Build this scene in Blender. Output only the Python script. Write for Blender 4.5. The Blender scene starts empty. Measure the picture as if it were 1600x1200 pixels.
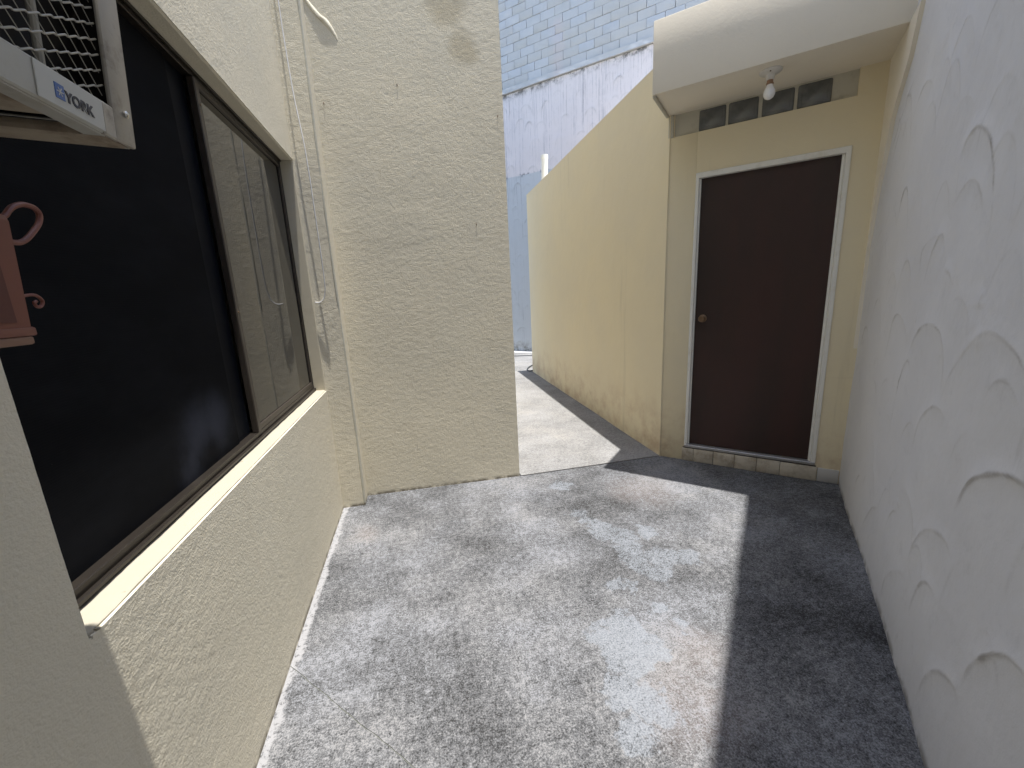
import bpy, bmesh, math, random
import numpy as np
from mathutils import Matrix, Vector

scene = bpy.context.scene
COL = scene.collection
S = math.sqrt(0.5)

# ------------------------------------------------------------------ camera
cd = bpy.data.cameras.new('camera')
cam = bpy.data.objects.new('camera', cd)
COL.objects.link(cam)
RIGHT = Vector((0.972826, -0.226864, -0.046292))
DOWN = Vector((-0.092415, -0.197136, -0.976011))
FWD = Vector((0.212296, 0.953766, -0.212744))
UP = -DOWN
cam.matrix_world = Matrix(((RIGHT.x, UP.x, -FWD.x, 0), (RIGHT.y, UP.y, -FWD.y, 0),
                           (RIGHT.z, UP.z, -FWD.z, 1.44), (0, 0, 0, 1)))
cd.sensor_width = 36
cd.lens = 14.4642
cd.clip_start = 0.02
cd.clip_end = 500
scene.camera = cam

# ------------------------------------------------------------------ sky and sun
SUN_FROM = Vector((0.28, -0.22, 3.44)).normalized()     # nearly overhead, a little from behind on the right
world = bpy.data.worlds.new('World')
scene.world = world
world.use_nodes = True
wn = world.node_tree
bg = wn.nodes['Background']
sky = wn.nodes.new('ShaderNodeTexSky')
sky.sky_type = 'NISHITA'
sky.sun_disc = False
sky.sun_elevation = math.asin(SUN_FROM.z)
sky.sun_rotation = math.atan2(SUN_FROM.x, SUN_FROM.y)
wn.links.new(sky.outputs[0], bg.inputs[0])
bg.inputs[1].default_value = 0.15
sd = bpy.data.lights.new('sun', 'SUN')
sd.energy = 3.0
sd.angle = math.radians(0.55)
sd.color = (1.0, 0.965, 0.91)
sun = bpy.data.objects.new('sun', sd)
COL.objects.link(sun)
sun.location = (0, 0, 12)
sun.rotation_euler = SUN_FROM.to_track_quat('Z', 'Y').to_euler()
vs = scene.view_settings
vs.view_transform = 'Standard'
vs.look = 'None'
vs.exposure = 1.6
vs.gamma = 1
vs.use_curve_mapping = False
scene.render.engine = 'CYCLES'
scene.cycles.max_bounces = 10
scene.cycles.diffuse_bounces = 7
scene.cycles.sample_clamp_indirect = 8

# ------------------------------------------------------------------ numpy noise
_rng = np.random.RandomState(7)
_T = _rng.rand(512)
_P = _rng.permutation(512)


def vnoise(x, y, seed=0):
    xi = np.floor(x).astype(int); yi = np.floor(y).astype(int)
    fx = x - xi; fy = y - yi
    fx = fx * fx * (3 - 2 * fx); fy = fy * fy * (3 - 2 * fy)

    def h(a, b):
        return _T[_P[(_P[(a + seed * 37) & 511] + b) & 511]]
    return ((h(xi, yi) * (1 - fx) + h(xi + 1, yi) * fx) * (1 - fy)
            + (h(xi, yi + 1) * (1 - fx) + h(xi + 1, yi + 1) * fx) * fy) * 2 - 1


def fbm(x, y, octaves=4, seed=0, gain=0.5):
    t = 0; a = 1.0; s = 0
    for o in range(octaves):
        t = t + a * vnoise(x * 2 ** o + o * 17.3, y * 2 ** o - o * 9.1, seed + o); s += a; a *= gain
    return t / s


# ------------------------------------------------------------------ object helpers
def tag(o, label=None, cat=None, group=None, kind=None):
    if label: o['label'] = label
    if cat: o['category'] = cat
    if group: o['group'] = group
    if kind: o['kind'] = kind
    return o


def thing(name, loc, label, cat, group=None):
    o = bpy.data.objects.new(name, None)
    o.empty_display_size = 0.2
    o.location = loc
    COL.objects.link(o)
    return tag(o, label, cat, group)


def link(name, me, parent=None, mat=None):
    """link a mesh whose vertices are in world coordinates"""
    o = bpy.data.objects.new(name, me)
    COL.objects.link(o)
    if mat is not None and not me.materials:
        me.materials.append(mat)
    if parent is not None:
        adopt(o, parent)
    return o


def wmat(o):
    m = Matrix.LocRotScale(o.location, o.rotation_euler, o.scale)
    if o.parent is not None:
        return wmat(o.parent) @ o.matrix_parent_inverse @ m
    return m


def adopt(o, parent):
    o.parent = parent
    o.matrix_parent_inverse = wmat(parent).inverted()
    return o


def BP(b, p, z):
    """door-wall axes: b = depth towards the door wall, p = along it to the right"""
    return Vector((S * (b + p), S * (b - p), z))


M_ID = Matrix.Identity(4)
M_BP = Matrix(((S, S, 0, 0), (S, -S, 0, 0), (0, 0, 1, 0), (0, 0, 0, 1)))   # (b,p,z) -> world


class MB:
    """collects shapes into one mesh"""
    def __init__(self, M=M_ID):
        self.bm = bmesh.new()
        self.M = M

    def box(self, lo, hi, bev=0.0, seg=1, M=None):
        r = bmesh.ops.create_cube(self.bm, size=1)
        vs_ = r['verts']
        c = [(a + b) / 2 for a, b in zip(lo, hi)]; d = [abs(b - a) for a, b in zip(lo, hi)]
        T = Matrix.Translation(c) @ Matrix.Diagonal((d[0], d[1], d[2], 1))
        if M is not None: T = M @ T
        bmesh.ops.transform(self.bm, matrix=T, verts=vs_)
        if bev > 0:
            es = list({e for v in vs_ for e in v.link_edges})
            bmesh.ops.bevel(self.bm, geom=es, offset=bev, segments=seg, affect='EDGES', profile=0.5)
        return self

    def prism(self, pts, z0, z1):
        """vertical prism over an (x,y) outline"""
        n = len(pts)
        a = [self.bm.verts.new((q[0], q[1], z0)) for q in pts]
        b = [self.bm.verts.new((q[0], q[1], z1)) for q in pts]
        self.bm.faces.new(a[::-1]); self.bm.faces.new(b)
        for i in range(n):
            j = (i + 1) % n
            self.bm.faces.new((a[i], a[j], b[j], b[i]))
        return self

    def tube(self, pts, rad, sides=8, closed=False, flat=None):
        pts = [Vector(q) for q in pts]
        n = len(pts)
        rads = rad if hasattr(rad, '__len__') else [rad] * n
        rings = []
        prev = None
        for i, q in enumerate(pts):
            if closed: t = pts[(i + 1) % n] - pts[i - 1]
            else: t = pts[min(i + 1, n - 1)] - pts[max(i - 1, 0)]
            t.normalize()
            if prev is None:
                u = t.orthogonal().normalized()
            else:
                u = (prev - t * prev.dot(t)).normalized()
            prev = u
            v = t.cross(u)
            rings.append([self.bm.verts.new(q + (u * math.cos(2 * math.pi * k / sides)
                          + v * math.sin(2 * math.pi * k / sides)) * rads[i]) for k in range(sides)])
        m = n if closed else n - 1
        for i in range(m):
            a = rings[i]; b = rings[(i + 1) % n]
            for k in range(sides):
                self.bm.faces.new((a[k], a[(k + 1) % sides], b[(k + 1) % sides], b[k]))
        if not closed:
            self.bm.faces.new(rings[0][::-1]); self.bm.faces.new(rings[-1])
        return self

    def lathe(self, prof, centre, axis=(0, 0, 1), sides=24):
        q = Vector(axis).to_track_quat('Z', 'Y').to_matrix()
        c = Vector(centre)
        rings = []
        for r, h in prof:
            rings.append([self.bm.verts.new(c + q @ Vector((r * math.cos(2 * math.pi * k / sides),
                          r * math.sin(2 * math.pi * k / sides), h))) for k in range(sides)])
        for a, b in zip(rings, rings[1:]):
            for k in range(sides):
                self.bm.faces.new((a[k], a[(k + 1) % sides], b[(k + 1) % sides], b[k]))
        self.bm.faces.new(rings[0][::-1]); self.bm.faces.new(rings[-1])
        return self

    def mesh(self, name, smooth=0.6):
        bm = self.bm
        bmesh.ops.transform(bm, matrix=self.M, verts=bm.verts)
        bmesh.ops.recalc_face_normals(bm, faces=bm.faces)
        me = bpy.data.meshes.new(name)
        bm.to_mesh(me); bm.free()
        if smooth:
            for f in me.polygons: f.use_smooth = True
            me.set_sharp_from_angle(angle=smooth)
        return me

    def build(self, name, mat, parent=None, smooth=0.6):
        me = self.mesh(name, smooth)
        me.materials.append(mat)
        return link(name, me, parent)


class Grids:
    """dense displaced sheets with skirts, joined into one mesh, built with numpy"""
    def __init__(self):
        self.v = []; self.f = []; self.d = []; self.n = 0

    def sheet(self, o, u, v, n, w, h, step, hf, depth=0.1, dirt=None, u0=0.0, v0=0.0, skirt=True, mask=None):
        """o origin; u,v,n unit vectors; hf(U,V)->offset along n; depth of the skirt behind the face"""
        o, u, v, n = [np.array(t, float) for t in (o, u, v, n)]
        nu = max(2, int(round(w / step)) + 1); nv = max(2, int(round(h / step)) + 1)
        U, V = np.meshgrid(np.linspace(0, w, nu), np.linspace(0, h, nv), indexing='ij')
        H = hf(U + u0, V + v0)
        P = o + U[..., None] * u + V[..., None] * v + H[..., None] * n
        idx = np.arange(nu * nv).reshape(nu, nv) + self.n
        q = np.stack([idx[:-1, :-1], idx[1:, :-1], idx[1:, 1:], idx[:-1, 1:]], -1).reshape(-1, 4)
        if np.dot(np.cross(u, v), n) < 0: q = q[:, ::-1]
        self.v.append(P.reshape(-1, 3)); self.f.append(q)
        self.d.append((dirt(U + u0, V + v0) if dirt else np.zeros_like(U)).reshape(-1))
        self.n += nu * nv
        if skirt:
            loop = np.concatenate([idx[:, 0], idx[-1, 1:], idx[-2::-1, -1], idx[0, -2:0:-1]])
            pl = P.reshape(-1, 3)[loop - (self.n - nu * nv)]
            back = pl - n * depth
            bi = np.arange(len(loop)) + self.n
            l2 = np.roll(loop, -1); b2 = np.roll(bi, -1)
            q = np.stack([loop, bi, b2, l2], -1)
            if np.dot(np.cross(u, v), n) < 0: q = q[:, ::-1]
            self.v.append(back); self.f.append(q); self.d.append(np.zeros(len(loop))); self.n += len(loop)
        return self

    def build(self, name, mat, parent=None):
        v = np.concatenate(self.v).astype(np.float32); f = np.concatenate(self.f).astype(np.int32)
        me = bpy.data.meshes.new(name)
        me.vertices.add(len(v)); me.vertices.foreach_set('co', v.ravel())
        me.loops.add(f.size); me.loops.foreach_set('vertex_index', f.ravel())
        me.polygons.add(len(f)); me.polygons.foreach_set('loop_start', np.arange(0, f.size, 4, dtype=np.int32))
        me.polygons.foreach_set('use_smooth', np.ones(len(f), dtype=bool))
        a = me.attributes.new('dirt', 'FLOAT', 'POINT')
        a.data.foreach_set('value', np.concatenate(self.d).astype(np.float32))
        me.update(calc_edges=True); me.validate()
        me.set_sharp_from_angle(angle=1.1)
        me.materials.append(mat)
        return link(name, me, parent)


# ------------------------------------------------------------------ materials
class NT:
    def __init__(self, name):
        self.m = bpy.data.materials.new(name)
        self.m.use_nodes = True
        self.t = self.m.node_tree
        self.b = self.t.nodes['Principled BSDF']
        self.pos = self.t.nodes.new('ShaderNodeNewGeometry').outputs['Position']

    def n(self, kind, **kw):
        x = self.t.nodes.new(kind)
        for k, v in kw.items(): setattr(x, k, v)
        return x

    def s(self, sock, v):
        if hasattr(v, 'is_linked') or isinstance(v, bpy.types.NodeSocket): self.t.links.new(v, sock)
        elif hasattr(v, '__len__') and len(v) == 3 and sock.type == 'RGBA': sock.default_value = (*v, 1)
        else: sock.default_value = v

    def objpos(self):
        self.pos = self.n('ShaderNodeTexCoord').outputs['Object']
        return self

    def scaled(self, sc, off=(0, 0, 0), vec=None):
        x = self.n('ShaderNodeMapping')
        self.s(x.inputs['Vector'], vec or self.pos)
        x.inputs['Scale'].default_value = sc
        x.inputs['Location'].default_value = off
        return x.outputs[0]

    def noise(self, scale, detail=4, rough=0.55, vec=None, dist=0.0, color=False):
        x = self.n('ShaderNodeTexNoise')
        self.s(x.inputs['Vector'], vec or self.pos)
        x.inputs['Scale'].default_value = scale; x.inputs['Detail'].default_value = detail
        x.inputs['Roughness'].default_value = rough; x.inputs['Distortion'].default_value = dist
        return x.outputs['Color' if color else 'Fac']

    def mr(self, v, a, b, c=0.0, d=1.0, smooth=True):
        x = self.n('ShaderNodeMapRange')
        if smooth: x.interpolation_type = 'SMOOTHSTEP'
        self.s(x.inputs[0], v)
        for i, q in enumerate((a, b, c, d)): self.s(x.inputs[i + 1], q)
        return x.outputs[0]

    def math(self, op, a, b=0.0, clamp=False):
        x = self.n('ShaderNodeMath', operation=op, use_clamp=clamp)
        self.s(x.inputs[0], a); self.s(x.inputs[1], b)
        return x.outputs[0]

    def mix(self, f, a, b, mode='MIX'):
        x = self.n('ShaderNodeMix', data_type='RGBA', blend_type=mode)
        self.s(x.inputs[0], f); self.s(x.inputs[6], a); self.s(x.inputs[7], b)
        return x.outputs[2]

    def bump(self, hgt, strength, dist, normal=None):
        x = self.n('ShaderNodeBump')
        x.inputs['Strength'].default_value = strength; x.inputs['Distance'].default_value = dist
        self.s(x.inputs['Height'], hgt)
        if normal is not None: self.s(x.inputs['Normal'], normal)
        return x.outputs[0]

    def blobs(self, lst, wob=0.12, wscale=6, soft=0.25):
        """irregular patches (stains, painted reflection) at given places: (x,y,z,r)"""
        w = self.noise(wscale, 5, 0.65, color=True)
        a = self.n('ShaderNodeVectorMath', operation='SUBTRACT'); self.s(a.inputs[0], w); a.inputs[1].default_value = (.5, .5, .5)
        b = self.n('ShaderNodeVectorMath', operation='SCALE'); self.s(b.inputs[0], a.outputs[0]); b.inputs['Scale'].default_value = wob * 2
        c = self.n('ShaderNodeVectorMath', operation='ADD'); self.s(c.inputs[0], self.pos); self.s(c.inputs[1], b.outputs[0])
        out = None
        for (x, y, z, r) in lst:
            d = self.n('ShaderNodeVectorMath', operation='DISTANCE')
            self.s(d.inputs[0], c.outputs[0]); d.inputs[1].default_value = (x, y, z)
            m = self.mr(d.outputs['Value'], r * (1 + soft), r * (1 - soft))
            out = m if out is None else self.math('MAXIMUM', out, m)
        return out

    def sep(self, i):
        x = self.n('ShaderNodeSeparateXYZ'); self.s(x.inputs[0], self.pos)
        return x.outputs[i]

    def attr(self, name='dirt'):
        return self.n('ShaderNodeAttribute', attribute_name=name).outputs['Fac']

    def out(self, color=None, rough=0.8, normal=None, metal=0.0, spec=0.5):
        b = self.b
        if color is not None: self.s(b.inputs['Base Color'], color)
        self.s(b.inputs['Roughness'], rough)
        b.inputs['Metallic'].default_value = metal
        self.s(b.inputs['Specular IOR Level'], spec)
        if normal is not None: self.s(b.inputs['Normal'], normal)
        return self.m


def stucco(name, col, col2, dark, fine=160, fb=0.5, streak=0.0, stains=None, stain_col=None, low=1.3):
    k = NT(name)
    big = k.noise(low, 5, 0.6)
    c = k.mix(k.mr(big, 0.3, 0.7), col, col2)
    med = k.noise(9, 5, 0.6)
    c = k.mix(k.mr(med, 0.62, 0.8, 0, 0.35), c, dark)
    if streak:
        st = k.noise(3.2, 6, 0.7, vec=k.scaled((5, 5, 0.25)))
        c = k.mix(k.mr(st, 0.56, 0.74, 0, streak), c, dark)
    if stains:
        c = k.mix(k.math('MULTIPLY', k.blobs(stains, 0.07, 7, 0.45), 0.40), c, stain_col)
    zz = k.sep(2)
    gr = k.math('MULTIPLY', k.mr(zz, 0.035, 0.002), k.mr(k.noise(13, 5, 0.7), 0.36, 0.56))
    c = k.mix(k.math('MULTIPLY', gr, 0.85), c, (0.10, 0.085, 0.06))
    sp = k.noise(fine, 3, 0.6)
    c = k.mix(k.mr(sp, 0.25, 0.5, 0.16, 0), c, dark)
    c = k.mix(k.math('MULTIPLY', k.attr(), 0.85), c, (0.12, 0.10, 0.075))
    nn = k.bump(k.noise(fine, 4, 0.6), fb, 0.0042)
    return k.out(c, 0.88, nn, spec=0.25)


CREAM = stucco('cream_stucco', (0.69, 0.635, 0.50), (0.65, 0.605, 0.485), (0.52, 0.46, 0.345), 150, 0.6, 0.25,
               [(0.36, 3.03, 3.22, 0.11), (0.455, 3.03, 3.0, 0.09)],
               (0.36, 0.29, 0.16))
SILL = NT('sill_paint')
SILL = SILL.out(SILL.mix(SILL.mr(SILL.noise(30, 5, 0.7), 0.66, 0.74), (0.345, 0.32, 0.255), (0.23, 0.18, 0.115)), 0.7,
                SILL.bump(SILL.noise(90, 4), 0.25, 0.003), spec=0.3)


def yellow_paint():
    k = NT('yellow_paint')
    c = k.mix(k.mr(k.noise(1.1, 5, 0.6), 0.3, 0.7), (0.745, 0.655, 0.455), (0.71, 0.63, 0.455))
    z = k.sep(2)
    c = k.mix(k.math('MULTIPLY', k.mr(z, 0.7, 0.0), k.mr(k.noise(4, 6, 0.7), 0.40, 0.72, 0, 0.7)), c, (0.46, 0.32, 0.21))
    st = k.noise(2.6, 6, 0.7, vec=k.scaled((4, 4, 0.2)))
    c = k.mix(k.mr(st, 0.58, 0.78, 0, 0.35), c, (0.42, 0.36, 0.25))
    # hairline wandering cracks low on the wall
    vo = k.n('ShaderNodeTexVoronoi', feature='DISTANCE_TO_EDGE')
    k.s(vo.inputs['Vector'], k.scaled((1, 1, 1), vec=k.pos)); vo.inputs['Scale'].default_value = 1.6
    cr = k.math('MULTIPLY', k.mr(vo.outputs['Distance'], 0.012, 0.0), k.mr(k.noise(1.7, 3), 0.56, 0.66))
    c = k.mix(k.math('MULTIPLY', cr, k.mr(z, 0.9, 0.5, 0, 0.35)), c, (0.33, 0.24, 0.14))
    return k.out(c, 0.75, k.bump(k.noise(120, 4, 0.55), 0.22, 0.003, k.bump(k.noise(5, 3), 0.25, 0.02)), spec=0.3)


YELLOW = yellow_paint()


def canopy_paint():
    k = NT('canopy_paint')
    c = k.mix(k.mr(k.noise(1.6, 5, 0.6), 0.3, 0.7), (0.78, 0.72, 0.605), (0.74, 0.685, 0.58))
    c = k.mix(k.mr(k.noise(6, 6, 0.7), 0.6, 0.8, 0, 0.3), c, (0.50, 0.46, 0.38))
    return k.out(c, 0.8, k.bump(k.noise(80, 4), 0.2, 0.003), spec=0.3)


CANOPY = canopy_paint()


def white_wall(name, col, col2, streak, lower=None):
    k = NT(name)
    c = k.mix(k.mr(k.noise(1.7, 6, 0.6), 0.3, 0.7), col, col2)
    c = k.mix(k.mr(k.noise(11, 6, 0.7), 0.55, 0.8, 0, 0.35), c, [q * 0.72 for q in col2])
    z = k.sep(2)
    if lower is not None:
        edge = k.math('ADD', z, k.math('MULTIPLY', k.noise(3, 3), 0.04))
        lowm = k.mr(edge, 4.132, 4.115)
        c = k.mix(lowm, c, lower)
        c = k.mix(k.math('MULTIPLY', k.mr(z, 0.35, 0.0), k.mr(k.noise(9, 6, 0.7), 0.35, 0.65)), c, (0.13, 0.12, 0.09))
    if streak:
        st = k.noise(2.4, 8, 0.78, vec=k.scaled((11, 11, 0.10)))
        brk = k.noise(2.2, 5, 0.7)
        m = k.math('MULTIPLY', k.mr(st, 0.53, 0.62), k.mr(brk, 0.34, 0.58))
        c = k.mix(k.math('MULTIPLY', m, streak), c, (0.25, 0.24, 0.26))
        st2 = k.noise(3.4, 8, 0.8, vec=k.scaled((11, 11, 0.22), (3, 1, 2)))
        # runs that start at the ledge, long ones and short ones
        m2 = k.math('MULTIPLY', k.mr(st2, 0.56, 0.62), k.math('MULTIPLY', k.mr(z, 4.7, 5.8), k.mr(z, 5.86, 5.83)))
        c = k.mix(k.math('MULTIPLY', m2, 0.75), c, (0.14, 0.12, 0.12))
        # grime right under the ledge and above the lower colour change
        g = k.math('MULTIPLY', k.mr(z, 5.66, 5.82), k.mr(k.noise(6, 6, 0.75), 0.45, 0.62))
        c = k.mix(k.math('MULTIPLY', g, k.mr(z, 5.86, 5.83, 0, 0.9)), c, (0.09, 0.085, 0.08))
        g2 = k.math('MULTIPLY', k.mr(k.math('ABSOLUTE', k.math('SUBTRACT', z, 4.10)), 0.06, 0.0), k.mr(k.noise(7, 6, 0.75), 0.5, 0.62))
        c = k.mix(k.math('MULTIPLY', g2, 0.8), c, (0.1, 0.1, 0.11))
    gb = k.math('MULTIPLY', k.mr(z, 0.05, 0.004), k.mr(k.noise(11, 5, 0.7), 0.36, 0.56))
    c = k.mix(k.math('MULTIPLY', gb, 0.7), c, (0.12, 0.11, 0.10))
    c = k.mix(k.math('MULTIPLY', k.attr(), 0.9, clamp=True), c, (0.22, 0.20, 0.18))
    nn = k.bump(k.noise(140, 4, 0.6), 0.25, 0.002, k.bump(k.noise(14, 5, 0.6), 0.3, 0.006))
    return k.out(c, 0.85, nn, spec=0.25)


WHITEWALL = white_wall('white_plaster', (0.675, 0.675, 0.69), (0.63, 0.63, 0.65), 0)
BACKWALL = white_wall('backdrop_plaster', (0.635, 0.575, 0.555), (0.595, 0.54, 0.525), 0.7, (0.46, 0.47, 0.475))


def block_paint():
    k = NT('pale_blue_block_paint')
    oi = k.n('ShaderNodeObjectInfo').outputs['Random']
    c = k.mix(oi, (0.410, 0.410, 0.410), (0.420, 0.420, 0.42))
    c = k.mix(k.mr(k.noise(3, 6, 0.7), 0.4, 0.75, 0, 0.6), c, (0.35, 0.355, 0.36))
    st = k.noise(2.4, 7, 0.75, vec=k.scaled((5, 5, 0.15)))
    c = k.mix(k.mr(st, 0.60, 0.72, 0, 0.5), c, (0.27, 0.31, 0.37))
    c = k.mix(k.math('MULTIPLY', k.blobs([(BP(8.91, -4.16, 6.2).x, BP(8.91, -4.16, 6.2).y, z, 0.13) for z in (5.95, 6.15, 6.35, 6.55, 6.75)], 0.08, 5, 0.6), 0.4), c, (0.50, 0.43, 0.42))
    return k.out(c, 0.85, k.bump(k.noise(60, 5, 0.65), 0.35, 0.006), spec=0.25)


BLOCK = block_paint()
k = NT('dirty_joint_mortar')
JOINT = k.out(k.mix(k.mr(k.noise(3.5, 6, 0.75), 0.52, 0.62), (0.40, 0.402, 0.405), (0.15, 0.15, 0.16)), 0.9, spec=0.2)


def concrete(name, light, mid, dark, patches, peach, edge=True):
    k = NT(name)
    big = k.noise(1.3, 5, 0.6)
    mid_n = k.noise(6, 6, 0.65)
    g1 = k.noise(42, 7, 0.78)
    g2 = k.noise(150, 4, 0.7)
    g3 = k.noise(380, 3, 0.6)
    grain = k.math('ADD', k.math('MULTIPLY', g1, 0.36), k.math('ADD', k.math('MULTIPLY', g2, 0.40), k.math('MULTIPLY', g3, 0.24)))
    bias = k.math('ADD', k.math('MULTIPLY', k.math('SUBTRACT', big, 0.5), 0.30), k.math('MULTIPLY', k.math('SUBTRACT', mid_n, 0.5), 0.13))
    v = k.math('ADD', grain, bias)
    hue = k.mr(k.noise(2.1, 4, 0.6, vec=k.scaled((1, 1, 1), (4, 2, 1))), 0.38, 0.62)
    lt = k.mix(hue, light, (light[0] * 1.02, light[1] * 0.985, light[2] * 0.92))
    c = k.mix(k.mr(v, 0.41, 0.515), lt, mid)
    c = k.mix(k.mr(v, 0.505, 0.58, 0, 0.95), c, dark)
    c = k.mix(k.mr(g3, 0.60, 0.70, 0, 0.6), c, [min(1, q * 1.5) for q in light])       # pale grit
    vo = k.n('ShaderNodeTexVoronoi'); k.s(vo.inputs['Vector'], k.pos); vo.inputs['Scale'].default_value = 60
    pit = k.math('MULTIPLY', k.mr(vo.outputs['Distance'], 0.26, 0.12), k.mr(k.noise(14, 4, 0.7), 0.48, 0.60))
    c = k.mix(k.math('MULTIPLY', pit, 0.7), c, [q * 0.7 for q in dark])
    hgt = grain
    if peach:
        c = k.mix(k.math('MULTIPLY', k.math('MULTIPLY', k.blobs(peach, 0.16, 5, 0.7), 0.16), k.mr(g1, 0.3, 0.6)), c, (0.28, 0.21, 0.175))
    if patches:
        m = k.blobs([(x, y, z, r * 1.12) for x, y, z, r in patches], 0.13, 9, 0.14)
        m = k.math('MULTIPLY', m, k.mr(v, 0.60, 0.47))
        c = k.mix(k.math('MULTIPLY', m, 0.68), c, k.mix(k.mr(g2, 0.35, 0.65), (0.225, 0.244, 0.272), (0.155, 0.170, 0.192)))
        hgt = k.math('ADD', grain, k.math('MULTIPLY', m, 0.35))
    if edge:
        # whitewash slopped on the slab along the house wall
        x = k.math('ADD', k.sep(0), k.math('MULTIPLY', k.math('SUBTRACT', k.noise(5, 7, 0.75), 0.5), 0.13))
        m = k.math('MULTIPLY', k.mr(x, -0.592, -0.608), k.mr(g1, 0.66, 0.50))
        c = k.mix(k.math('MULTIPLY', m, 0.9), c, (0.27, 0.27, 0.278))
    return k.out(c, 0.86, k.bump(hgt, 0.6, 0.006, k.bump(k.noise(5, 4), 0.25, 0.02)), spec=0.3)


FLOOR = concrete('stained_concrete', (0.212, 0.219, 0.238), (0.086, 0.088, 0.093), (0.013, 0.0128, 0.0125),
                 [(0.93, 2.33, 0, .05), (0.96, 2.22, 0, .055), (1.0, 2.1, 0, .075), (1.08, 2.0, 0, .07), (1.06, 1.88, 0, .08),
                  (1.03, 1.77, 0, .07), (1.10, 1.67, 0, .065), (1.19, 1.77, 0, .07), (1.30, 1.75, 0, .06), (1.24, 2.02, 0, .05),
                  (0.85, 1.66, 0, .05), (0.90, 1.63, 0, .03),
                  (0.65, 1.38, 0, .055), (0.78, 1.39, 0, .07), (0.70, 1.27, 0, .09), (0.80, 1.25, 0, .07), (0.62, 1.12, 0, .07), (0.69, 1.06, 0, .07),
                  (0.96, 1.45, 0, .04), (1.0, 1.35, 0, .035), (0.58, 0.96, 0, .06), (0.95, 2.75, 0, .07)],
                 [(0.83, 1.03, 0, .16), (1.5, 2.5, 0, .2), (-0.45, 2.5, 0, .08), (1.0, 1.2, 0, .12)])
PASSAGE = concrete('passage_concrete', (0.265, 0.264, 0.263), (0.19, 0.189, 0.188), (0.11, 0.108, 0.105), None, None, False)


def plain(name, col, rough=0.6, metal=0.0, dirt=None, amt=0.4, scale=8, bump=0.0, bscale=80, spec=0.5, lo=0.5, hi=0.75):
    k = NT(name)
    c = col
    if dirt: c = k.mix(k.mr(k.noise(scale, 6, 0.7), lo, hi, 0, amt), col, dirt)
    nn = k.bump(k.noise(bscale, 4), bump, 0.002) if bump else None
    return k.out(c, rough, nn, metal, spec)


BRONZE = plain('bronze_aluminium', (0.035, 0.029, 0.024), 0.38, 0.55, (0.065, 0.055, 0.045), 0.5, 14)
SASH = plain('brown_sash_aluminium', (0.062, 0.052, 0.043), 0.42, 0.5, (0.07, 0.055, 0.045), 0.5, 10)
k = NT('tinted_glass')
GLASS = k.out((0.008, 0.008, 0.009), k.mr(k.noise(3, 5), 0.3, 0.8, 0.015, 0.05), None)
k.b.inputs['IOR'].default_value = 1.95


def screen_mat():
    k = NT('insect_screen')
    w = k.n('ShaderNodeTexWave'); k.s(w.inputs['Vector'], k.pos); w.bands_direction = 'Z'; w.inputs['Scale'].default_value = 55
    w.inputs['Distortion'].default_value = 1.5
    a = k.noise(2.5, 6, 0.7, vec=k.scaled((1, 1, 3.0)))
    c = k.mix(k.mr(a, 0.35, 0.8), (0.0055, 0.0058, 0.0068), (0.0105, 0.011, 0.013))
    c = k.mix(k.math('MULTIPLY', w.outputs['Fac'], 0.12), c, (0.02, 0.02, 0.022))
    refl = k.blobs([(-0.7, 1.50, 1.03, 0.10), (-0.7, 1.60, 1.05, 0.09), (-0.7, 1.42, 0.97, 0.06)], 0.10, 4, 0.85)  # soft pale reflection on the pane, painted into the screen colour
    refl_gap = k.blobs([(-0.7, 1.52, 0.955, 0.06)], 0.06, 6, 0.9)
    refl = k.math('SUBTRACT', refl, k.math('MULTIPLY', refl_gap, 0.7), clamp=True)
    c = k.mix(k.math('MULTIPLY', refl, 0.18), c, (0.13, 0.145, 0.20))
    sp = k.noise(190, 2, 0.5)
    c = k.mix(k.mr(sp, 0.775, 0.80, 0, 0.4), c, (0.12, 0.115, 0.11))
    return k.out(c, 0.8, None, spec=0.04)


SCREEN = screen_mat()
DARKGLASS = plain('dark_glass_band', (0.005, 0.006, 0.009), 0.5, 0, spec=0.06)
AC_WHITE = plain('aged_appliance_paint', (0.42, 0.415, 0.375), 0.45, 0, (0.27, 0.23, 0.165), 0.6, 9, 0.1)
AC_TAN = plain('weathered_appliance_base', (0.33, 0.28, 0.21), 0.55, 0, (0.13, 0.085, 0.05), 0.9, 11, 0.2, lo=0.42, hi=0.66)
AC_STEEL = plain('greyed_corner_metal', (0.40, 0.375, 0.33), 0.4, 0.2, (0.17, 0.145, 0.12), 0.8, 16, 0.1, lo=0.48, hi=0.7)
AC_WIRE = plain('grille_wire_paint', (0.40, 0.38, 0.32), 0.5, 0.1)
AC_FINS = plain('dusty_coil_fins', (0.016, 0.013, 0.011), 0.8, 0.1, (0.03, 0.024, 0.018), 0.7, 25)
LABEL_WHITE = plain('white_badge', (0.47, 0.475, 0.45), 0.35)
LABEL_BLUE = plain('blue_badge_print', (0.06, 0.13, 0.34), 0.4)
LABEL_INK = plain('dark_badge_print', (0.025, 0.028, 0.045), 0.4)
CHROME = plain('screw_metal', (0.6, 0.6, 0.58), 0.25, 0.9)
TERRA = plain('terracotta_enamel', (0.19, 0.062, 0.043), 0.5, 0, (0.145, 0.05, 0.036), 0.7, 7, 0.1)
TERRA_DK = plain('terracotta_panel', (0.11, 0.033, 0.025), 0.6, 0, (0.085, 0.026, 0.02), 0.7, 5)
TERRA_RIM = plain('dusty_terracotta_rim', (0.22, 0.12, 0.08), 0.6, 0, (0.14, 0.09, 0.055), 0.7, 12)
k = NT('brown_door_paint')
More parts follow.
